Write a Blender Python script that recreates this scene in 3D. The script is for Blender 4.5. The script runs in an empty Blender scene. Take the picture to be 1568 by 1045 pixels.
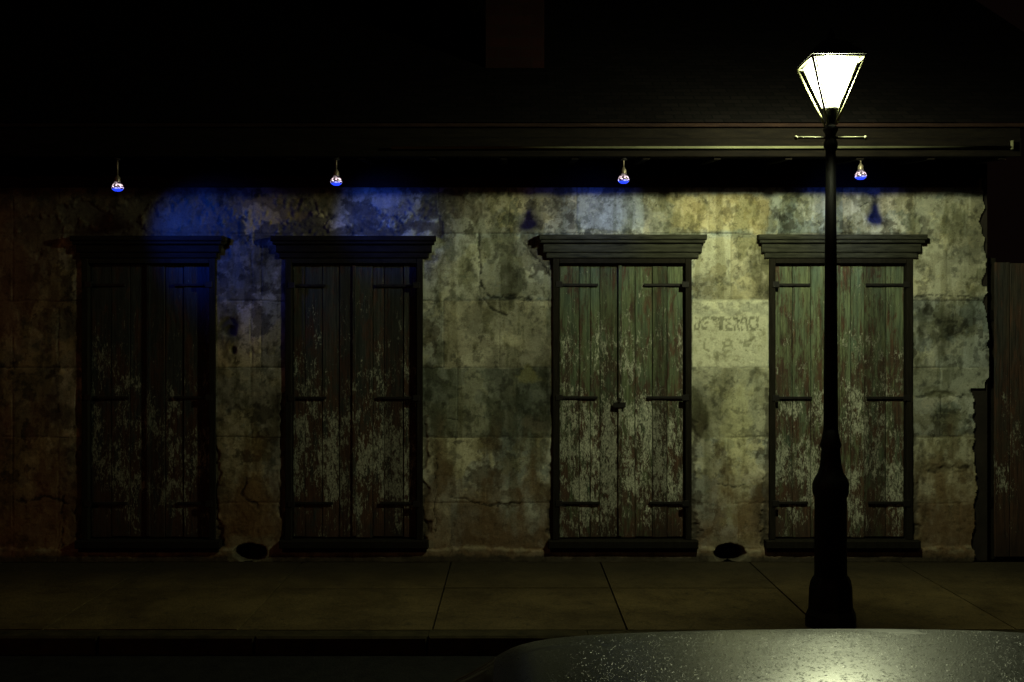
import bpy, math, random
import numpy as np
from mathutils import Vector, Matrix
random.seed(7)
scene = bpy.context.scene
D = 9.5; F = 1525.0; CH = 2.1
def X_(u, d=D): return (u-784)/F*d
def Z_(v, d=D): return CH-(v-522)/F*d

# ---------------------------------------------------------------- node helpers
class NT:
    def __init__(s, name):
        s.m = bpy.data.materials.new(name); s.m.use_nodes = True
        s.t = s.m.node_tree; s.n = s.t.nodes; s.l = s.t.links
        s.b = s.n['Principled BSDF']; s.out = s.n['Material Output']
        s.tc = s.n.new('ShaderNodeTexCoord')
    def new(s, k, **kw):
        n = s.n.new(k)
        for a, v in kw.items(): setattr(n, a, v)
        return n
    def put(s, sock, v):
        if isinstance(v, bpy.types.NodeSocket): s.l.new(v, sock)
        else: sock.default_value = v
    def map(s, scale, loc=(0,0,0), vec=None):
        n = s.new('ShaderNodeMapping'); s.l.new(vec or s.tc.outputs['Object'], n.inputs['Vector'])
        n.inputs['Scale'].default_value = scale; s.put(n.inputs['Location'], loc); return n.outputs[0]
    def noise(s, vec, scale=1, detail=6, rough=.6, dist=0):
        n = s.new('ShaderNodeTexNoise'); s.l.new(vec, n.inputs['Vector'])
        n.inputs['Scale'].default_value = scale; n.inputs['Detail'].default_value = detail
        n.inputs['Roughness'].default_value = rough; n.inputs['Distortion'].default_value = dist
        return n.outputs['Fac']
    def voro(s, vec, scale=1, feature='F1'):
        n = s.new('ShaderNodeTexVoronoi', feature=feature); s.l.new(vec, n.inputs['Vector'])
        n.inputs['Scale'].default_value = scale; return n
    def mr(s, v, a, b, c=0., d=1.):
        n = s.new('ShaderNodeMapRange'); n.clamp = True
        s.put(n.inputs[0], v); n.inputs[1].default_value=a; n.inputs[2].default_value=b
        n.inputs[3].default_value=c; n.inputs[4].default_value=d; return n.outputs[0]
    def math(s, op, a, b=0.):
        n = s.new('ShaderNodeMath', operation=op); s.put(n.inputs[0], a); s.put(n.inputs[1], b); return n.outputs[0]
    def mix(s, f, a, b, mode='MIX'):
        n = s.new('ShaderNodeMix', data_type='RGBA', blend_type=mode)
        s.put(n.inputs[0], f)
        s.put(n.inputs[6], (*a,1) if isinstance(a, tuple) and len(a)==3 else a)
        s.put(n.inputs[7], (*b,1) if isinstance(b, tuple) and len(b)==3 else b)
        return n.outputs[2]
    def bump(s, h, strength=.5, dist=.01):
        n = s.new('ShaderNodeBump'); s.put(n.inputs['Height'], h)
        n.inputs['Strength'].default_value = strength; n.inputs['Distance'].default_value = dist
        s.l.new(n.outputs[0], s.b.inputs['Normal'])
    def col(s, c): s.put(s.b.inputs['Base Color'], (*c,1) if isinstance(c, tuple) and len(c)==3 else c)
    def rough(s, r): s.put(s.b.inputs['Roughness'], r)
    def spec(s, r): s.b.inputs['Specular IOR Level'].default_value = r

def mat_simple(name, c1, c2, scale=6, rough=.8, metal=0., bump=.3, bd=.004, spec=.3, stretch=(1,1,1)):
    k = NT(name); v = k.map(tuple(scale*q for q in stretch)); n = k.noise(v, 1, 8, .65)
    k.col(k.mix(k.mr(n,.3,.7), c1, c2)); k.rough(rough); k.b.inputs['Metallic'].default_value = metal
    k.spec(spec); n2 = k.noise(v, 6, 4, .6); k.bump(n2, bump, bd); return k.m

# ---- stucco (vertex painted layout x fine procedural grain)
k = NT('old_stucco')
at = k.new('ShaderNodeAttribute', attribute_name='paint')
v = k.map((1,1,1))
g1 = k.noise(v, 55, 6, .7); g2 = k.noise(v, 8, 9, .75); g3 = k.voro(v, 38).outputs['Distance']
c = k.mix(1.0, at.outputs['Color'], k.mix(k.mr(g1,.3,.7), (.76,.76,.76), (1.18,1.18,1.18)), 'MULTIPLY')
c = k.mix(1.0, c, k.mix(k.mr(g2,.37,.49), (.58,.57,.53), (1.05,1.05,1.05)), 'MULTIPLY')
pm = k.math('MULTIPLY', k.mr(g3,.10,.17,1,0), k.mr(k.noise(v,3.5,3,.6),.48,.58))
c = k.mix(k.math('MULTIPLY',pm,.85), c, (.04,.035,.025))
k.col(c); k.rough(.9); k.spec(.15)
k.bump(k.math('ADD', k.math('MULTIPLY',g1,.5), g2), .55, .011)
M_STUCCO = k.m

# ---- weathered door wood
def door_mat(name, fleck, red, paintc, dark=1.):
    k = NT(name); geo = k.new('ShaderNodeNewGeometry')
    off = k.new('ShaderNodeCombineXYZ'); r = geo.outputs['Random Per Island']
    k.put(off.inputs[2], k.math('MULTIPLY', r, 17.)); k.put(off.inputs[1], k.math('MULTIPLY', r, 5.))
    z = k.new('ShaderNodeSeparateXYZ'); k.l.new(k.tc.outputs['Object'], z.inputs[0]); z = z.outputs[2]
    g = k.noise(k.map((60,60,3), off.outputs[0]), 1, 8, .7)
    gr = k.mr(g,.32,.66)
    wood = k.mix(gr, ((.012+.006*red)*dark,.009*dark,.007*dark), ((.060+.03*red)*dark,.046*dark,.031*dark))
    rust = k.mr(k.noise(k.map((3.2,3.2,2.4), off.outputs[0]),1,7,.7),.50,.60)
    wood = k.mix(k.math('MULTIPLY',rust,.7), wood, k.mix(gr,(.032*dark,.014*dark,.008*dark),(.105*dark,.055*dark,.034*dark)))
    p = k.noise(k.map((13,13,3.0), off.outputs[0]), 1, 9, .8, .3)
    p = k.math('ADD', p, k.mr(z, .5, 2.6, -.05, .07))
    pmask = k.mr(p, .47, .57)
    teal = k.mr(k.noise(k.map((5,5,.9), off.outputs[0]),1,5,.6),.45,.65)
    pc2 = (paintc[0]*.68, paintc[1]*.82, paintc[2]*1.06)
    pc = k.mix(teal, paintc, pc2)
    c = k.mix(pmask, wood, k.mix(1.,pc,k.mix(gr,(.28,.28,.28),(1.3,1.3,1.2)),'MULTIPLY'))
    f = k.noise(k.map((44,44,15), off.outputs[0]), 1, 7, .8, .6)
    big = k.noise(k.map((5.0,5.0,2.6)), 1, 5, .65)
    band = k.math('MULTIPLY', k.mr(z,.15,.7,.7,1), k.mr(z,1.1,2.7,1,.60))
    t = k.math('ADD', f, k.math('MULTIPLY', k.math('SUBTRACT', k.math('MULTIPLY',big,band), .45), .75))
    fm = k.mr(t, .568-.045*fleck, .615-.045*fleck)
    fc = k.noise(k.map((90,90,50)),1,3,.6)
    c = k.mix(k.math('MULTIPLY',fm,.9), c, k.mix(k.mr(fc,.35,.65),(.12*dark,.125*dark,.10*dark),(.46*dark,.47*dark,.39*dark)))
    c = k.mix(1.0, c, k.mix(r, (.6,.58,.56), (1.3,1.3,1.25)), 'MULTIPLY')
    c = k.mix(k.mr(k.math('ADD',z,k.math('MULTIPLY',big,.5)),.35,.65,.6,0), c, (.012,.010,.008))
    k.col(c); k.rough(.75); k.spec(.2)
    k.bump(k.math('ADD', k.math('MULTIPLY',g,.8), k.math('ADD',fm,k.math('MULTIPLY',pmask,.6))), .7, .006)
    return k.m
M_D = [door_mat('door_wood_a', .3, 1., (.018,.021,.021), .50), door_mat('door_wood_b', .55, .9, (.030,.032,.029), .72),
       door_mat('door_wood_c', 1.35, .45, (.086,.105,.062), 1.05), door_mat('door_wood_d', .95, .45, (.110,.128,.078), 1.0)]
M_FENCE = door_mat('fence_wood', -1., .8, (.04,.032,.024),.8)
M_TRIM = mat_simple('trim_wood', (.009,.009,.007), (.048,.048,.034), 10, .85, bump=.7, bd=.006, spec=.08, stretch=(.5,3,4))
M_TRIMD = mat_simple('trim_wood_dark', (.004,.003,.003), (.012,.010,.008), 10, .85, bump=.6, spec=.06, stretch=(.5,3,4))
M_CASE = mat_simple('casing_wood', (.005,.004,.003), (.015,.013,.009), 10, .85, bump=.6, spec=.08, stretch=(4,4,.5))
M_IRON = mat_simple('old_iron', (.005,.005,.005), (.012,.009,.007), 30, .65, .3)
M_LAMPIRON = mat_simple('black_iron', (.004,.004,.004), (.008,.008,.007), 25, .6, 0., spec=.2)
M_SOFFIT = mat_simple('dark_boards', (.002,.0015,.0015), (.006,.0045,.003), 8, .9, stretch=(.6,5,5), spec=.05)
M_FRIEZE = mat_simple('frieze_boards', (.005,.0025,.0025), (.015,.0075,.005), 8, .9, stretch=(.6,5,5), spec=.06)
M_PIPE = mat_simple('galvanised_pipe', (.055,.055,.03), (.10,.10,.055), 3, .75, .0, bump=.1, spec=.2)
M_CORE = mat_simple('dark_render', (.008,.006,.005), (.02,.015,.011), 5, .9)

k = NT('roof_slate'); br = k.new('ShaderNodeTexBrick'); k.l.new(k.map((1,1,1)), br.inputs['Vector'])
br.inputs['Scale'].default_value = 3; br.inputs['Color1'].default_value=(.003,.0025,.0025,1); br.inputs['Color2'].default_value=(.005,.004,.004,1)
br.inputs['Mortar'].default_value=(.002,.002,.002,1); k.col(br.outputs['Color']); k.rough(.95); k.spec(.02); M_ROOF = k.m
k = NT('chimney_brick'); br = k.new('ShaderNodeTexBrick')
sw = k.new('ShaderNodeSeparateXYZ'); k.l.new(k.tc.outputs['Object'], sw.inputs[0]); cb = k.new('ShaderNodeCombineXYZ')
k.l.new(k.math('ADD', sw.outputs[0], sw.outputs[1]), cb.inputs[0]); k.l.new(sw.outputs[2], cb.inputs[1]); k.l.new(cb.outputs[0], br.inputs['Vector'])
br.inputs['Scale'].default_value = 2.3; br.inputs['Color1'].default_value=(.009,.0028,.0024,1); br.inputs['Color2'].default_value=(.006,.0022,.002,1)
br.inputs['Mortar'].default_value=(.006,.0035,.003,1); k.col(br.outputs['Color']); k.rough(.95); k.spec(.03); M_BRICK = k.m

k = NT('sidewalk_concrete'); v = k.map((1,1,1)); a = k.noise(v,1.6,8,.7,.4); b = k.noise(v,60,4,.7); d = k.noise(v,7,8,.75)
c = k.mix(k.mr(a,.35,.65), (.040,.026,.008), (.096,.068,.026)); c = k.mix(1., c, k.mix(k.mr(b,.3,.7),(.5,.5,.5),(1.4,1.4,1.4)),'MULTIPLY')
sy = k.new('ShaderNodeSeparateXYZ'); k.l.new(v, sy.inputs[0])
c = k.mix(k.mr(sy.outputs[1],-1.3,-.35,0,.8), c, (.012,.010,.006))   # darker towards the wall
c = k.mix(k.mr(d,.56,.66,0,.7), c, (.016,.013,.007)); geo = k.new('ShaderNodeNewGeometry')
c = k.mix(1., c, k.mix(geo.outputs['Random Per Island'], (.8,.8,.8),(1.12,1.12,1.12)),'MULTIPLY')
k.col(c); k.rough(k.mr(d,.3,.7,.65,.9)); k.spec(.2); k.bump(k.math('ADD',b,d),.6,.010); M_WALK = k.m
M_KERB = mat_simple('kerb_stone', (.012,.010,.005), (.040,.032,.015), 7, .85, bump=.6, spec=.1)
M_ASPH = mat_simple('asphalt', (.005,.005,.005), (.012,.012,.011), 9, .9, bump=.9, bd=.01, spec=.1)
M_GROUND = mat_simple('earth', (.012,.012,.01), (.03,.028,.022), 2, .95)

# ---------------------------------------------------------------- mesh helpers
def empty(name, loc=(0,0,0)):
    o = bpy.data.objects.new(name, None); scene.collection.objects.link(o); o.location = loc; return o
def link(name, me, parent=None, loc=None):
    o = bpy.data.objects.new(name, me); scene.collection.objects.link(o)
    if parent:
        o.parent = parent
        if loc is None: o.matrix_parent_inverse = Matrix.Translation(-Vector(parent.location))
    if loc is not None: o.location = loc
    return o
class MB:
    def __init__(s): s.v=[]; s.f=[]; s.mi=[]; s.mats=[]; s.sm=[]
    def m(s, mat):
        if mat not in s.mats: s.mats.append(mat)
        return s.mats.index(mat)
    def box(s, x0,x1,y0,y1,z0,z1, mat, ch=0.):
        i=len(s.v); j=s.m(mat)
        if ch>0:
            s.v += [(x0,y0+ch,z0),(x1,y0+ch,z0),(x1,y1,z0),(x0,y1,z0),(x0,y0+ch,z1),(x1,y0+ch,z1),(x1,y1,z1),(x0,y1,z1),
                    (x0+ch,y0,z0+ch),(x1-ch,y0,z0+ch),(x1-ch,y0,z1-ch),(x0+ch,y0,z1-ch)]
            fs=[(0,3,2,1),(4,5,6,7),(1,2,6,5),(2,3,7,6),(3,0,4,7),(8,9,10,11),(0,1,9,8),(1,5,10,9),(5,4,11,10),(4,0,8,11)]
        else:
            s.v += [(x0,y0,z0),(x1,y0,z0),(x1,y1,z0),(x0,y1,z0),(x0,y0,z1),(x1,y0,z1),(x1,y1,z1),(x0,y1,z1)]
            fs=[(0,3,2,1),(4,5,6,7),(0,1,5,4),(1,2,6,5),(2,3,7,6),(3,0,4,7)]
        for f in fs: s.f.append(tuple(i+q for q in f)); s.mi.append(j); s.sm.append(False)
    def rod(s, a, b, r, mat, n=8, r2=None):
        a=Vector(a); b=Vector(b); d=(b-a).normalized(); r2=r if r2 is None else r2
        u=d.orthogonal().normalized(); w=d.cross(u); i=len(s.v); j=s.m(mat)
        for q in range(n):
            t=2*math.pi*q/n; o=u*math.cos(t)+w*math.sin(t); s.v.append(tuple(a+o*r)); s.v.append(tuple(b+o*r2))
        for q in range(n):
            p=(q+1)%n; s.f.append((i+2*q,i+2*p,i+2*p+1,i+2*q+1)); s.mi.append(j); s.sm.append(True)
        s.f.append(tuple(i+2*q for q in range(n))[::-1]); s.mi.append(j); s.sm.append(False)
        s.f.append(tuple(i+2*q+1 for q in range(n))); s.mi.append(j); s.sm.append(False)
    def lathe(s, prof, mat, n=24, c=(0,0,0), axis='z', smooth=True, flute=0.):
        i=len(s.v); j=s.m(mat)
        for r,z in prof:
            for q in range(n):
                t=2*math.pi*q/n; rr=r*(1-flute*(q%2))
                p=(rr*math.cos(t), rr*math.sin(t), z)
                if axis=='y': p=(p[0],p[2],p[1])
                s.v.append((c[0]+p[0],c[1]+p[1],c[2]+p[2]))
        for a in range(len(prof)-1):
            for q in range(n):
                p=(q+1)%n; s.f.append((i+a*n+q,i+a*n+p,i+(a+1)*n+p,i+(a+1)*n+q)); s.mi.append(j); s.sm.append(smooth)
        s.f.append(tuple(i+q for q in range(n))[::-1]); s.mi.append(j); s.sm.append(False)
        a=len(prof)-1; s.f.append(tuple(i+a*n+q for q in range(n))); s.mi.append(j); s.sm.append(False)
    def face(s, pts, mat, sm=False):
        i=len(s.v); s.v += [tuple(p) for p in pts]; s.f.append(tuple(range(i,i+len(pts)))); s.mi.append(s.m(mat)); s.sm.append(sm)
    def mesh(s, name):
        me=bpy.data.meshes.new(name); me.from_pydata(s.v,[],s.f)
        for m in s.mats: me.materials.append(m)
        me.polygons.foreach_set('material_index', s.mi); me.polygons.foreach_set('use_smooth', s.sm); me.update(); return me
    def obj(s, name, parent=None, loc=None): return link(name, s.mesh(name), parent, loc)

# ---------------------------------------------------------------- numpy noise
def vnoise(x, y, seed):
    r = np.random.RandomState(seed).rand(256,256)
    xi=np.floor(x).astype(int); yi=np.floor(y).astype(int); fx=x-xi; fy=y-yi
    fx=fx*fx*(3-2*fx); fy=fy*fy*(3-2*fy); a=xi&255; b=yi&255; a1=(xi+1)&255; b1=(yi+1)&255
    return (r[a,b]*(1-fx)+r[a1,b]*fx)*(1-fy)+(r[a,b1]*(1-fx)+r[a1,b1]*fx)*fy
def fbm(x, y, seed, o=5, g=.55):
    s=0; t=0; w=1
    for i in range(o):
        s=s+w*vnoise(x*2**i+i*17.3, y*2**i+i*9.1, seed+i); t+=w; w*=g
    return s/t
def ss(a,b,x): t=np.clip((x-a)/(b-a),0,1); return t*t*(3-2*t)

# ---------------------------------------------------------------- HOUSE
house = empty('stucco_house', (-1.7,0,0))
DOORS = [(127,330),(438,647),(847,1058),(1178,1396)]
VT, VB = 396, 826
st = .01
xs = np.arange(-6.2, 4.56, st); zs = np.arange(0, 3.66, st)
Xg, Zg = np.meshgrid(xs, zs, indexing='ij')
U = 784+Xg*F/D; V = 522+(CH-Zg)*F/D
j1 = (fbm(Xg*6,Zg*6,3)-.5)*2; j2=(fbm(Xg*25,Zg*25,11,4)-.5)*2; J = j1*14+j2*6
def rect(u0,u1,v0,v1,w=3,j=.4,jw=1.):
    Uj=U+J*j; Vj=V+np.roll(J,37,0)*j
    return ss(u0-w,u0+w,Uj)*(1-ss(u1-w,u1+w,Uj))*ss(v0-w,v0+w,Vj)*(1-ss(v1-w,v1+w,Vj))
def blob(u,v,ru,rv,j=1.,soft=.4):
    d=np.sqrt(((U+J*j-u)/ru)**2+((V+np.roll(J,51,1)*j-v)/rv)**2); return 1-ss(1-soft,1+soft,d)
def pline(pts, w, j=.5):
    Uj=U+J*j; Vj=V+np.roll(J,23,0)*j; dm=np.full(U.shape,1e9)
    for (a,b),(c,d) in zip(pts[:-1],pts[1:]):
        t=np.clip(((Uj-a)*(c-a)+(Vj-b)*(d-b))/((c-a)**2+(d-b)**2+1e-6),0,1)
        dm=np.minimum(dm, np.hypot(Uj-a-t*(c-a), Vj-b-t*(d-b)))
    return 1-ss(w*.5,w*1.5,dm)
C = np.zeros(U.shape+(3,)); C[:] = (.350,.358,.305)
H = (fbm(Xg*2,Zg*2,40)-.5)*.012
def lay(mask, col, a=1.):
    global C
    m=(mask*a)[...,None]; C = C*(1-m)+np.array(col)*m
def mul(mask, f):
    global C
    f=np.array(f)*np.ones(3); C = C*(1+(f-1)*mask[...,None])
rows=[240,357,460,562,669,770,840,900]; rr=random.Random(4)
cols={0:[672,780,884,985,1086,1176,1290,1400],1:[735,840,1120,1450],2:[680,765,1118,1460],3:[700,790,1440],4:[745,1115,1460],5:[690,800,1130,1470],6:[720,1110,1480]}
q1=fbm(Xg*1.9,Zg*1.9,401,7,.62); q2=fbm(Xg*2.6,Zg*2.2,431,7,.66); q3=fbm(Xg*5,Zg*5,461,6,.62); q4=fbm(Xg*3.4,Zg*2.9,491,7,.68)
lay(ss(.55,.565,q1),(.49,.46,.30),.7)
lay(ss(.56,.575,q2),(.14,.165,.15),.62)
lay(ss(.585,.61,q4),(.19,.175,.10),.55)
H += ss(.55,.57,q1)*.003 - ss(.565,.585,q2)*.002
lay(ss(.61,.625,q3),(.085,.08,.06),.75)
lay(ss(.61,.625,1-q3),(.50,.48,.38),.55)
for i in range(len(rows)-1):
    cc=[-600,-400,-200,-80,20,90,230,385,400,540]+cols.get(i,[])+[1800]
    cc=sorted(cc)
    for a,b in zip(cc[:-1],cc[1:]):
        f=rr.uniform(.64,1.20); w=rr.uniform(-.08,.06)
        if b>-260: mul(rect(a,b,rows[i],rows[i+1],1,.15),(f*(1+w),f,f*(1-w*1.4)))
        if a>-100:
            l=pline([(a,rows[i]),(a,rows[i+1])],.7,.12)*ss(.38,.5,fbm(Xg*3,Zg*3,60+i)); mul(l,.36); H-=l*.005
    l=pline([(-700,rows[i]),(1800,rows[i])],.8,.12)*ss(.34,.46,fbm(Xg*2,Zg*2,80+i)); mul(l,.32); H-=l*.005
lay(rect(680,838,460,562,2,.3),(.48,.46,.34),.6)
lay(rect(645,842,563,669,2,.2),(.17,.195,.16),.65)
lay(rect(645,735,360,460,2,.5),(.40,.40,.32),.4)
lay(rect(736,842,365,455,2,.8),(.33,.33,.25),.5)
lay(rect(1395,1512,562,606,2,.6),(.20,.215,.17),.65)
lay(rect(1395,1500,668,770,2,.5),(.46,.44,.30),.5)
lay(rect(1395,1510,300,455,2,.5),(.47,.46,.34),.45)
lay(rect(1086,1176,300,355,4,.6),(.50,.42,.21),.6)
lay(rect(1028,1085,300,350,4,.8),(.50,.41,.20),.5)
lay(rect(885,985,300,352,2,.4),(.33,.36,.36),.6)
lay(rect(1058,1180,562,672,2,.2),(.44,.43,.29),.5)
lay(rect(1105,1150,590,800,8,1.5),(.50,.48,.26),.4)
lay(rect(1058,1180,365,458,2,.4),(.44,.40,.24),.5)
s1=fbm(Xg*1.6,Zg*1.3,101,6,.6); s2=fbm(Xg*4.5,Zg*2.2,151,6,.65); s3=fbm(Xg*9,Zg*.9,171,5,.6); s4=fbm(Xg*14,Zg*14,181,4,.6)
mul(1-ss(.38,.54,s1),.56); mul(ss(.52,.63,s2),(.54,.54,.47)); mul(ss(.53,.66,s3)*.7,(.58,.57,.49)); mul(ss(.59,.69,s4),.54)
low=ss(660,820,V+(s2-.5)*260)
lay(low,(.160,.100,.052),.75)
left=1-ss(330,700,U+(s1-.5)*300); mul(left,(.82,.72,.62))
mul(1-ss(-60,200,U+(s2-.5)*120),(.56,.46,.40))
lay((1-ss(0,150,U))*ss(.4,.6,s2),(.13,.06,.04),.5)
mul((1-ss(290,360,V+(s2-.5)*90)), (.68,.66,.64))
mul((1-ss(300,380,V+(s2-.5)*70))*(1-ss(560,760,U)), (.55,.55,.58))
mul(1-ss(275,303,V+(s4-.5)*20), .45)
def lost(m, col=(.045,.038,.029), a=.85, dep=.012):
    global H
    lay(m,col,a); H = H-m*dep
lost(rect(425,672,343,362,3,1.1)); lost(rect(105,352,350,372,3,1.3)); lost(rect(352,440,338,372,6,1.6)*ss(.4,.5,s4),a=.7)
lost(rect(430,660,320,350,5,2.6)*ss(.47,.50,q3),(.05,.045,.035),.8)
lost(rect(100,350,310,355,6,2.6)*ss(.47,.50,q2),(.05,.045,.035),.8)
lost(rect(326,352,362,400,4,1.2)); lost(rect(645,668,385,402,3,1),a=.7); lost(rect(812,850,368,412,3,1.6),a=.75)
lost(blob(800,385,22,22,1.6),a=.45); lost(rect(1405,1425,328,362,3,1.2),a=.6); lost(blob(60,355,45,25,2.2),a=.55); lost(blob(410,320,50,20,2.5,.3),(.13,.09,.04),.75)
lost(blob(330,330,40,20,2.5,.3),(.06,.05,.04),.5); lost(blob(600,325,50,10,2.5,.3),(.08,.07,.06),.5); lost(blob(720,315,30,14,2.5,.3),(.1,.08,.06),.4)
lay(blob(400,330,30,12,2,.2),(.34,.25,.11),.6)
for a,b in DOORS:
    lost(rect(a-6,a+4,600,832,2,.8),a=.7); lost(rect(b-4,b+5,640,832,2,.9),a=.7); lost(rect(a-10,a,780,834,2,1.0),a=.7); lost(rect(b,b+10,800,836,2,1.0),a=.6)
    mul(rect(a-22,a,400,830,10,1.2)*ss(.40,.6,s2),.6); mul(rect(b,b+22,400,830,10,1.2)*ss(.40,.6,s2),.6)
for pts,w in [([(735,352),(732,400),(740,450),(760,458),(800,455),(842,463)],1.6),([(740,458),(752,474),(778,482)],1.6),([(770,455),(790,450)],2.2),
              ([(805,372),(818,392),(842,420)],1.2),([(1405,605),(1440,600),(1470,606),(1492,600)],2.2),([(1420,722),(1450,718),(1482,716)],2.6),
              ([(20,770),(70,762),(105,770)],1.8),([(98,760),(94,840)],1.5),([(690,760),(735,772),(800,770)],1.0),([(668,700),(668,840)],.8),
              ([(1400,455),(1440,450),(1500,458)],.8),([(380,730),(372,760),(395,775)],2.),([(1100,740),(1140,745)],1.0),([(680,640),(700,642)],1.2)]:
    m=pline(pts,w,.5)*ss(.32,.45,s4); mul(m,.25); H-=m*.006
lost(blob(815,650,18,10,1.3),(.12,.11,.08),.6,.006); lost(blob(805,575,22,9,1.5),(.2,.19,.08),.5,.003)
lost(blob(1440,604,28,5,1.),(.10,.10,.06),.7,.006); lost(blob(1450,719,32,5,1.2),(.12,.10,.06),.7,.006)
lay(blob(830,530,22,25,1.5),(.2,.19,.15),.5)
for (u,v_,r) in [(353,508,9),(356,536,5),(350,500,13)]:
    m=blob(u,v_,r,r,.25,.3); lay(m,(.03,.027,.02),.8); H-=m*.02
sg=rect(1060,1177,458,562,1.2,.12); lay(sg,(.54,.53,.39),.8)
mul(rect(1060,1177,458,482,2,.5)*ss(.38,.55,s4),(.72,.73,.75))
mul(rect(1060,1177,505,562,2,.5)*ss(.48,.6,s2),(.8,.8,.75))
FONT={'D':"1110 1001 1001 1001 1110",'E':"1111 1000 1110 1000 1111",'T':"1111 0110 0110 0110 0110",'R':"1110 1001 1110 1010 1001",
 'A':"0110 1001 1111 1001 1001",'C':"0111 1000 1000 1000 0111",'L':"1000 1000 1000 1000 1111",'O':"0110 1001 1001 1001 0110",'S':"0111 1000 0110 0001 1110"}
def text(t,u0,v0,w,h,mk):
    m=np.zeros(U.shape); Uj=U+J*.3; Vj=V+np.roll(J,9,0)*.25
    for n_,ch in enumerate(t):
        if ch==' ': continue
        g=FONT[ch].split()
        for r_ in range(5):
            for c_ in range(4):
                if g[r_][c_]=='1':
                    a=u0+n_*w*1.2+c_*w/4; b=v0+r_*h/5
                    m=np.maximum(m,((Uj>a)&(Uj<a+w/4+.8)&(Vj>b)&(Vj<b+h/5+.3))*1.)
    return m*mk
brk=ss(.38,.45,fbm(Xg*18,Zg*18,222,4))
lay(text("DETTERACL",1064,485,9.8,21,brk),(.15,.15,.10),.8)
lay(text("SETOLE RA",1066,463,9,11,brk*ss(.42,.55,s4)),(.20,.20,.15),.6)
lay(text("CLARE",1076,518,13,20,ss(.46,.54,fbm(Xg*14,Zg*14,262,4))),(.20,.20,.13),.75)
lost(blob(1105,545,14,6,1.6),(.17,.17,.10),.6,.003); lost(blob(1150,515,10,5,1.6),(.17,.17,.10),.5,.003)
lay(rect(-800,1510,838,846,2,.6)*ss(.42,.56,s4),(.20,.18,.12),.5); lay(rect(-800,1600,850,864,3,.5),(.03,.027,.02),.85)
H += rect(-800,1600,840,870,2,.4)*.025
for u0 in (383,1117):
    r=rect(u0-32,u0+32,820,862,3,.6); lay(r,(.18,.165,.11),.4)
    m=blob(u0,846,23,13,.2,.12); lay(m,(.01,.009,.008),1.); H-=m*.16  # vent recess; the shade inside the hole is also painted near-black
H += (s4-.5)*.006
edge = np.where(V[0]<440,1505.,np.where(V[0]<595,1511.,1491.)); edge=edge+0*V[0]
Eg = np.broadcast_to(edge,U.shape)+ (fbm(Zg*5,Zg*0,301,4)-.5)*22
C=np.clip(C,.004,.8)
nx,nz=U.shape; idx=np.arange(nx*nz).reshape(nx,nz)
Uc=(U[:-1,:-1]+U[1:,1:])/2; Vc=(V[:-1,:-1]+V[1:,1:])/2
keep=Uc<Eg[:-1,:-1]
for a,b in DOORS: keep&=~((Uc>a+1)&(Uc<b-1)&(Vc>VT-10)&(Vc<VB+8))
q=np.stack([idx[:-1,:-1],idx[1:,:-1],idx[1:,1:],idx[:-1,1:]],-1)[keep].astype(np.int32)
co=np.stack([Xg,-H,Zg],-1).reshape(-1,3).astype(np.float32)
me=bpy.data.meshes.new('stucco_wall'); me.vertices.add(len(co)); me.vertices.foreach_set('co',co.ravel())
me.loops.add(q.size); me.loops.foreach_set('vertex_index',q.ravel()); me.polygons.add(len(q))
me.polygons.foreach_set('loop_start',(np.arange(len(q))*4).astype(np.int32)); me.polygons.foreach_set('use_smooth',np.ones(len(q),bool))
me.update(calc_edges=True); me.validate()
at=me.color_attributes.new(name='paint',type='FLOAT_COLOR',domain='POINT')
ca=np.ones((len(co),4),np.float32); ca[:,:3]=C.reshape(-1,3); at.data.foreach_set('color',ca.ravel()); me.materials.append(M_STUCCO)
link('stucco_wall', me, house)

b=MB(); b.box(-6.2,4.50,.16,8.4,0,3.86,M_CORE); b.box(X_(1400),4.545,.025,.158,0,3.80,M_CORE); b.box(-6.2,X_(127),.03,.158,0,3.8,M_CORE)
b.obj('masonry_core',house)

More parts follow.
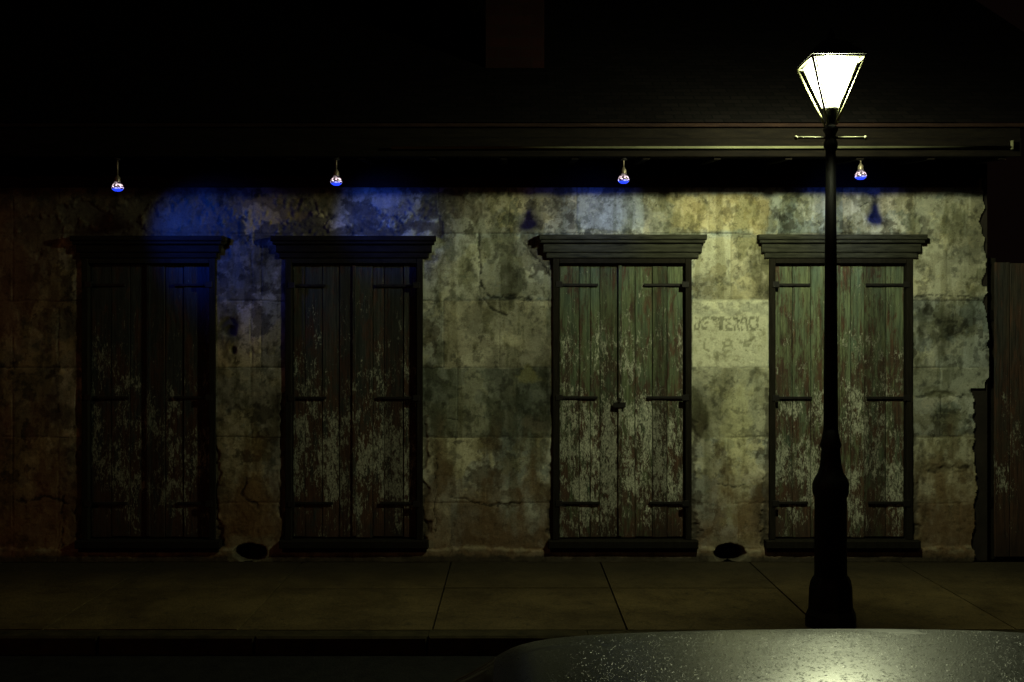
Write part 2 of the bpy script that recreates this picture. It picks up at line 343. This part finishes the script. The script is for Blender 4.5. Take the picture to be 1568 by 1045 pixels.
# doors
for di,(a,c_) in enumerate(DOORS):
    rr=random.Random(20+di); b=MB(); x0=X_(a); x1=X_(c_); zt=Z_(VT); zb=Z_(VB); cw=.055
    cs=MB(); cs.box(x0-.004,x0+cw,-.022,.12,zb,zt,M_CASE,.004); cs.box(x1-cw,x1+.004,-.022,.12,zb,zt,M_CASE,.004)
    cs.box(x0+cw+.001,x1-cw-.001,-.018,.12,zt-.045,zt,M_CASE,.004)
    cs.obj('door_casing_%d'%di,house)
    L=x0+cw+.004; R=x1-cw-.004; mid=(L+R)/2-(.01 if di!=1 else .0); zt2=zt-.05; zb2=zb+.01
    for (p,q_) in ((L,mid-.004),(mid+.004,R)):
        ws=[rr.uniform(.7,1.5) for _ in range(4 if di>0 else 3)]; t=sum(ws); x=p
        for w in ws:
            w=w/t*(q_-p); y=.035+rr.uniform(-.005,.005)
            b.box(x+.0025,x+w-.0025,y,y+.03,zb2+rr.uniform(0,.015),zt2,M_D[di],.004); x+=w
    b.box(mid-.022,mid+.010,.016,.029,zb2+.02,zt2-.01,M_D[di],.003)
    b.obj('door_boards_%d'%di,house)
    h=MB()
    for vv in (437,609,770):
        z=Z_(vv)+rr.uniform(-.008,.008); ln=.36
        for (p,sg_) in ((L,1),(R,-1)):
            e=p+sg_*(ln+rr.uniform(-.05,.03)); xa,xb=min(p,e),max(p,e)
            h.box(xa,xb,.016,.028,z-.013,z+.013,M_IRON,.003)
            h.box(p-.03 if sg_<0 else p-.035,p+.035 if sg_<0 else p+.03,-.03,-.0225,z-.026,z+.03,M_IRON,.002)
            for t in (.2,.55,.85):
                xx=p+(e-p)*t; h.rod((xx,.016,z),(xx,.010,z),.008,M_IRON,6)
    h.obj('strap_hinges_%d'%di,house)
    l=MB(); ov=(.08,.12,.13,.11)[di]; MT=M_TRIMD if di<2 else M_TRIM; dv=5 if di<2 else 3
    for (v0,v1,e,y) in ((357+dv,365+dv,ov+.01,-.085),(365+dv,370+dv,ov-.005,-.07),(370+dv,387,ov-.03,-.042),(387,395.5,ov-.06,-.030)):
        l.box(x0-e,x1+e,y,.05,Z_(v1)+.001,Z_(v0),MT,.008)
    l.obj('lintel_%d'%di,house)
    s=MB(); s.box(x0-.05,x1+.06,-.075,.14,Z_(VB+12),Z_(VB),M_CASE,.008); s.box(x0-.03,x1+.04,-.045,.1,Z_(VB+18),Z_(VB+12)-.001,M_CASE,.005); s.obj('door_sill_%d'%di,house)
h=MB(); xm=X_(947); h.box(xm-.05,xm+.07,.0,.014,Z_(624),Z_(616),M_IRON,.002); h.rod((xm+.01,.0,Z_(612)),(xm+.01,-.014,Z_(612)),.02,M_IRON,10); h.obj('door_latch',house)

# eave / abat-vent
e=MB(); EX0,EX1=-6.4,4.42; ye=-.84
e.box(EX0,EX1,-.024,.019,3.565,3.82,M_FRIEZE,.004)
e.face([(EX0,ye,3.705),(EX1,ye,3.705),(EX1,.0,3.83),(EX0,.0,3.83)],M_SOFFIT)
x=EX0+.1
while x<EX1:
    i=len(e.v); e.v+=[(x,ye+.01,3.68),(x+.06,ye+.01,3.68),(x+.06,-.026,3.77),(x,-.026,3.77),(x,ye+.01,3.72),(x+.06,ye+.01,3.72),(x+.06,-.026,3.85),(x,-.026,3.85)]
    for f in [(0,3,2,1),(4,5,6,7),(0,1,5,4),(1,2,6,5),(2,3,7,6),(3,0,4,7)]: e.f.append(tuple(i+t for t in f)); e.mi.append(e.m(M_SOFFIT)); e.sm.append(False)
    x+=.62
e.box(EX0,EX1,ye-.025,ye,3.70,3.86,M_SOFFIT,.004)
e.box(EX0,EX1,ye-.005,ye+.05,3.862,3.95,M_SOFFIT,.004)
e.box(EX0,5.6,ye-.05,ye+.05,3.953,3.985,M_FRIEZE,.006)
e.obj('eave',house)
r=MB()
r.face([(-6.5,ye-.06,3.99),(5.6,ye-.06,3.99),(5.6,4.2,7.30),(-6.5,4.2,7.30)],M_ROOF)
r.face([(-6.5,9.2,3.9),(5.6,9.2,3.9),(5.6,4.2,7.30),(-6.5,4.2,7.30)][::-1],M_ROOF)
r.face([(4.5,0,3.86),(4.5,8.4,3.86),(4.5,4.2,7.25)],M_CORE); r.face([(-6.2,0,3.86),(-6.2,8.4,3.86),(-6.2,4.2,7.25)],M_CORE)
r.obj('roof',house)
c=MB(); c.box(-.26,.32,.35,.95,4.4,7.9,M_BRICK); c.box(-.32,.38,.29,1.01,7.9,8.05,M_BRICK); c.obj('chimney',house)
p=MB(); p.rod((-1.04,-.90,3.768),(4.32,-.90,3.774),.012,M_PIPE,12)
p.rod((4.32,-.90,3.755),(4.32,-.90,3.83),.015,M_PIPE)
for xx in (-.7,.55,1.9,3.3): p.box(xx,xx+.02,-.888,-.866,3.76,3.782,M_IRON)
p.obj('conduit_pipe',house)

# ---------------------------------------------------------------- flood bulbs
M_SOCK = mat_simple('socket_metal',(.10,.08,.06),(.25,.21,.15),30,.4,.6)
def bulb_mat():
    k=NT('flood_glass'); z=k.new('ShaderNodeSeparateXYZ'); k.l.new(k.tc.outputs['Object'],z.inputs[0]); z=z.outputs[2]
    n=k.noise(k.map((45,45,60)),1,2,.5)
    c=k.mix(k.mr(z,-.028,-.006),(.05,.12,1.),(.95,.72,.78)); k.put(k.b.inputs['Emission Color'],c)
    k.put(k.b.inputs['Emission Strength'],k.math('MULTIPLY',k.mr(n,.46,.64,.04,3.2),k.mr(z,-.005,.03,1.,.05))); k.col((.05,.04,.06)); k.rough(.12); return k.m
M_BULB=bulb_mat()
k=NT('blue_lens'); k.col((.01,.02,.2)); k.b.inputs['Emission Color'].default_value=(.02,.06,1.,1); k.b.inputs['Emission Strength'].default_value=1.2; M_LENS=k.m
BL=[(180,285,78.,(.26,-.28),76),(515,276,40.,(.14,-.16),72),(955,273,14.,(-.10,-.20),84),(1318,267,12.,(.06,-.18),84)]
yb=-.80; db=D+yb
for i,(u,v,en,aim,sz) in enumerate(BL):
    x=X_(u,db); z=Z_(v,db); em=empty('eave_flood_light',(x,yb,z))
    b=MB(); b.lathe([(.046,-.028),(.050,-.014),(.045,.003),(.032,.027),(.024,.04)],M_BULB,20); b.lathe([(.004,-.046),(.028,-.042),(.043,-.031),(.0445,-.0285)],M_LENS,20); b.obj('bulb',em,(0,0,0))
    s=MB(); s.lathe([(.024,.038),(.025,.043),(.023,.075),(.015,.085),(.010,.095)],M_SOCK,16); s.rod((0,0,.09),(0,0,3.72-z),.007,M_SOCK)
    s.rod((0,0,3.68-z),(0,0,3.70-z),.03,M_IRON,12)
    s.obj('socket',em,(0,0,0))
    li=bpy.data.lights.new('blue_beam','SPOT'); li.color=(.010,.095,1.); li.energy=en; li.spot_size=math.radians(sz); li.spot_blend=1.; li.shadow_soft_size=.04
    lo=bpy.data.objects.new('blue_beam',li); scene.collection.objects.link(lo); lo.parent=em; lo.location=(0,.0,-.08)
    d=Vector((aim[0]*2,.80,aim[1])); lo.rotation_euler=d.to_track_quat('-Z','Y').to_euler()

# ---------------------------------------------------------------- street lamps
def lamp_glass(name,c,s):
    k=NT(name); tr=k.new('ShaderNodeBsdfTransparent'); em=k.new('ShaderNodeEmission'); em.inputs[0].default_value=(*c,1); em.inputs[1].default_value=s
    ad=k.new('ShaderNodeAddShader'); k.l.new(tr.outputs[0],ad.inputs[0]); k.l.new(em.outputs[0],ad.inputs[1]); k.l.new(ad.outputs[0],k.out.inputs[0]); return k.m
M_FRAME=mat_simple('lantern_frame_metal',(.10,.10,.06),(.20,.20,.11),20,.45)
def street_lamp(loc, col, energy, gl):
    em=empty('street_lamp',loc); b=MB()
    b.lathe([(.187,0),(.19,.05),(.185,.09),(.165,.13),(.16,.28),(.15,.33),(.128,.37)],M_LAMPIRON,8,smooth=False)
    b.lathe([(.122,.37),(.12,.95),(.135,.98),(.138,1.05),(.12,1.09),(.095,1.13),(.078,1.2),(.07,1.3),(.082,1.33),(.07,1.37),(.055,1.45)],M_LAMPIRON,16,flute=.06)
    b.lathe([(.054,1.44),(.05,1.9),(.044,2.7),(.037,3.5)],M_LAMPIRON,24,flute=.09)
    b.lathe([(.037,3.5),(.05,3.53),(.05,3.56),(.038,3.59),(.038,3.62),(.055,3.66),(.03,3.70)],M_LAMPIRON,20)
    b.obj('post',em,(0,0,0))
    c=MB(); c.rod((-.25,0,3.60),(.25,0,3.60),.010,M_PIPE,10)
    for s in(-1,1): c.lathe([(.005,-.015),(.014,-.008),(.014,.008),(.005,.015)],M_PIPE,10,(s*.255,0,3.60))
    c.obj('ladder_rest',em,(0,0,0))
    f=MB(); zt=4.155; M_FR=M_FRAME
    for sx in(-1,1):
        for sy in(-1,1):
            f.rod((sx*.03,sy*.03,3.69),(sx*.193,sy*.193,zt),.009,M_FR,6)
            f.rod((sx*.05,sy*.05,3.825),(sx*.16,sy*.16,zt),.005,M_FR,6)
    for s in(-1,1):
        f.rod((-.195,s*.193,zt),(.195,s*.193,zt),.009,M_FR,6); f.rod((s*.193,-.195,zt),(s*.193,.195,zt),.009,M_FR,6)
    f.lathe([(.03,3.69),(.055,3.80),(.058,3.815),(.02,3.83),(.018,3.87)],M_LAMPIRON,12)
    f.obj('lantern_frame',em,(0,0,0))
    cap=MB(); cap.lathe([(.285,4.166),(.275,4.18),(.17,4.25),(.16,4.27),(.10,4.30),(.03,4.33),(.035,4.36),(.006,4.41)],M_LAMPIRON,4,smooth=False)
    for i,vv in enumerate(cap.v):
        a=math.pi/4; x,y,z=vv; cap.v[i]=(x*math.cos(a)-y*math.sin(a),x*math.sin(a)+y*math.cos(a),z)
    cap.obj('lantern_cap',em,(0,0,0))
    g=MB(); a,b_=.052,.158; z0,z1=3.832,4.15
    for (p,q) in (((-1,-1),(1,-1)),((1,-1),(1,1)),((1,1),(-1,1)),((-1,1),(-1,-1))):
        g.face([(p[0]*a,p[1]*a,z0),(q[0]*a,q[1]*a,z0),(q[0]*b_,q[1]*b_,z1),(p[0]*b_,p[1]*b_,z1)],gl)
    g.obj('lantern_glass',em,(0,0,0))
    li=bpy.data.lights.new('lamp_light','POINT'); li.color=col; li.energy=energy; li.shadow_soft_size=.06
    lo=bpy.data.objects.new('lamp_light',li); scene.collection.objects.link(lo); lo.parent=em; lo.location=(0,0,4.02)
    return em
dl=7.35
street_lamp((X_(1272,dl),-D+dl,0),(.93,1.,.58),320,lamp_glass('lamp_glass_white',(1.,1.,.80),5.))
street_lamp((-9.5,-9.6,-0.0),(1.,.40,.16),170,lamp_glass('lamp_glass_amber',(1.,.5,.2),2.2))

# ---------------------------------------------------------------- ground
g=MB(); g.box(-300,300,-300,300,-.6,-.16,M_GROUND); g.obj('ground')
g=MB(); g.box(-60,60,-9.0,-2.42,-.155,-.14,M_ASPH); g.obj('road')
w=MB(); xk=.84-1.42*14
ys=[(-2.235,-1.02),(-1.012,-.006)]
for i in range(28):
    for (a,b_) in ys:
        x0=xk+i*1.42; rz=random.uniform(-.003,.003)
        w.box(x0+.007,x0+1.413,a,b_,-.12,rz-.004,M_WALK)
w.box(-22,22,-2.24,0.0,-.15,-.03,M_CORE)
w.obj('sidewalk')
w=MB(); x=-20.
while x<20:
    L=random.uniform(1.1,1.9); w.box(x+.002,x+L-.002,-2.40,-2.242,-.15,-.006+random.uniform(-.003,.002),M_KERB,.015); x+=L
w.obj('kerb')
w=MB(); w.box(-40,40,-14,-9.02,-.15,0,M_WALK); w.obj('sidewalk')
f=MB(); x=4.63; rr=random.Random(3)
while x<8.:
    wd=rr.uniform(.13,.2); y=.05+rr.uniform(-.006,.006); f.box(x+.003,x+wd-.003,y,y+.025,.03,2.86+rr.uniform(-.015,.01),M_FENCE,.003); x+=wd
f.box(4.6,8.,.08,.14,.5,.6,M_SOFFIT); f.box(4.6,8.,.08,.14,2.3,2.4,M_SOFFIT); f.box(4.56,4.66,.09,.19,0,2.9,M_CASE)
f.obj('wooden_fence')

# ---------------------------------------------------------------- car
CX,CY,CZ=0.,-7.12,-.14
k=NT('car_paint'); v=k.map((1,1,1)); n=k.noise(k.map((2.2,5,3)),1,5,.5,.2); dr=k.voro(v,130).outputs['Distance']; sel=k.noise(v,45,2,.5); fine=k.noise(v,300,2,.5)
wipe=k.mr(n,.60,.64)
k.col(k.mix(wipe,k.mix(k.mr(fine,.45,.62),(.009,.011,.009),(.032,.038,.030)),(.004,.005,.004))); k.b.inputs['Metallic'].default_value=.0; k.spec(.42)
k.rough(k.mix(wipe,k.mix(k.mr(fine,.3,.7),(.23,.23,.23),(.38,.38,.38)),(.5,.5,.5)))
drops=k.math('MULTIPLY',k.mr(dr,.10,.38,1,0),k.mr(sel,.42,.55)); k.bump(k.math('MULTIPLY',drops,k.math('SUBTRACT',1.,k.math('MULTIPLY',wipe,.9))),.6,.0022)
M_CAR=k.m
k=NT('car_glass'); k.col((.012,.014,.015)); k.rough(.08); M_GLASS=k.m
M_TYRE=mat_simple('tyre',(.012,.012,.012),(.02,.02,.02),20,.9); M_RIM=mat_simple('rim',(.3,.3,.3),(.4,.4,.4),20,.35,.9)
M_BLK=mat_simple('black_trim',(.008,.008,.008),(.014,.014,.014),20,.6)
M_HEAD=mat_simple('headlight',(.35,.36,.36),(.5,.5,.5),30,.1); M_TAIL=mat_simple('tail_light',(.12,.006,.005),(.2,.01,.01),30,.15)
car=empty('parked_car',(CX,CY,CZ))
def loft(st, sect, matf, name, sub=2, cap=True):
    v=[];f=[];mi=[];mats=[];rings=[]
    for s in st:
        h=sect(s); ring=[(s[0],y,z) for y,z in h]+[(s[0],-y,z) for y,z in h[::-1] if y>1e-6]
        rings.append(len(v)); v+=ring; n=len(ring)
    for a in range(len(st)-1):
        for q in range(n):
            p=(q+1)%n; f.append((rings[a]+q,rings[a+1]+q,rings[a+1]+p,rings[a]+p)); m=matf(a,q,n)
            if m not in mats: mats.append(m)
            mi.append(mats.index(m))
    if cap:
        f.append(tuple(rings[0]+q for q in range(n))); mi.append(0); f.append(tuple(rings[-1]+q for q in range(n))[::-1]); mi.append(0)
    me=bpy.data.meshes.new(name); me.from_pydata(v,[],f)
    for m in mats: me.materials.append(m)
    me.polygons.foreach_set('material_index',mi); me.polygons.foreach_set('use_smooth',[True]*len(f)); me.update()
    o=link(name,me,car,(0,0,0)); sb=o.modifiers.new('s','SUBSURF'); sb.levels=sub; sb.render_levels=sub; return o
bs=[(-1.99,.56,.60,.34),(-1.95,.68,.68,.24),(-1.80,.79,.75,.20),(-1.4,.85,.84,.2),(-.85,.87,.93,.2),(-.2,.885,.96,.2),(.6,.89,.975,.2),(1.3,.885,.985,.2),(2.0,.88,.985,.2),(2.5,.84,.97,.24),(2.68,.74,.92,.3),(2.73,.62,.85,.36)]
def bsec(s):
    _,w,zt,zb=s; return [(0,zt+.03),(w*.45,zt+.022),(w*.82,zt-.005),(w*.95,zt-.06),(w,zt-.2),(w*.995,(zt+zb)/2),(w*.97,zb+.08),(w*.88,zb),(0,zb)]
loft(bs,bsec,lambda a,q,n:M_CAR,'body')
gs=[(-.95,.93,.74),(-.82,.985,.72),(-.18,1.25,.60),(-.04,1.365,.57),(.04,1.405,.56),(.25,1.428,.555),(.8,1.442,.555),(1.4,1.440,.555),(1.85,1.40,.555),(2.25,1.15,.62),(2.4,.98,.66)]
def gsec(s):
    x,zr,wt=s; k_=min(1,max(0,(zr-.95)/.4)); wb=.80
    return [(0,zr),(wt*.5,zr-.005-.004*k_),(wt*.85,zr-.016),(wt,zr-.045*k_-.01),(wt+.03*k_,zr-.09*k_-.012),(wb*.97,.945),(wb,.90),(0,.90)]
def gm(a,q,n):
    top=q<3 or q>=n-3
    if top and a in(1,2,8,9): return M_GLASS
    if q in(4,n-5) and 2<=a<=8: return M_GLASS
    return M_CAR
loft(gs,gsec,gm,'cabin')
t=MB()
for wx in(-1.2,1.6):
    for s in(-1,1):
        y=s*.80; c0=(wx,y,.32)
        t.lathe([(.19,-.1),(.30,-.1),(.32,-.07),(.32,.07),(.30,.1),(.2,.1)],M_TYRE,32,c0,'y')
        t.lathe([(.05,s*.085),(.19,s*.085),(.205,s*.105)] if s>0 else [(.205,-.105),(.19,-.085),(.05,-.085)],M_RIM,20,c0,'y')
        t.lathe([(.375,s*.06),(.375,s*.092)] if s>0 else [(.375,-.092),(.375,-.06)],M_BLK,32,c0,'y')
t.obj('wheels',car,(0,0,0))
t=MB()
for s in(-1,1):
    t.box(-1.93,-1.78,s*.60-.14,s*.60+.14,.60,.70,M_HEAD,.02); t.box(2.60,2.72,s*.62-.12,s*.62+.12,.72,.88,M_TAIL,.02)
    t.box(-.42,-.28,s*.96-.09,s*.96+.09,.94,1.05,M_CAR,.03)
    t.box(.45,.62,s*.885-.015,s*.885+.015,.80,.83,M_BLK,.004); t.box(1.35,1.52,s*.885-.015,s*.885+.015,.80,.83,M_BLK,.004)
t.box(-2.01,-1.9,-.4,.4,.38,.52,M_BLK,.01); t.box(-2.03,-1.95,-.25,.25,.30,.36,M_RIM,.005); t.box(2.70,2.76,-.25,.25,.55,.67,M_RIM,.004)
t.rod((-.80,.1,1.005),(-.42,.5,1.19),.008,M_BLK); t.rod((-.80,-.5,1.005),(-.45,-.05,1.19),.008,M_BLK)
t.obj('trim',car,(0,0,0))

# ---------------------------------------------------------------- world / camera
w=bpy.data.worlds.new('World'); scene.world=w; w.use_nodes=True; nt=w.node_tree
bg=nt.nodes['Background']; sky=nt.nodes.new('ShaderNodeTexSky'); sky.sky_type='NISHITA'; sky.sun_disc=False
sky.sun_elevation=math.radians(-6); sky.sun_rotation=math.radians(160)
mx=nt.nodes.new('ShaderNodeMix'); mx.data_type='RGBA'; mx.blend_type='ADD'; mx.inputs[0].default_value=1.
nt.links.new(sky.outputs[0],mx.inputs[6]); mx.inputs[7].default_value=(.035,.018,.014,1)
nt.links.new(mx.outputs[2],bg.inputs['Color']); bg.inputs['Strength'].default_value=.05
cam=bpy.data.cameras.new('Camera'); co_=bpy.data.objects.new('Camera',cam); scene.collection.objects.link(co_)
co_.location=(0,-D,CH); co_.rotation_euler=(math.radians(90),0,0); cam.sensor_width=36; cam.lens=F/1568*36; cam.clip_end=1000; cam.clip_start=.05
scene.camera=co_
scene.view_settings.view_transform='Standard'; scene.view_settings.look='None'; scene.view_settings.exposure=0
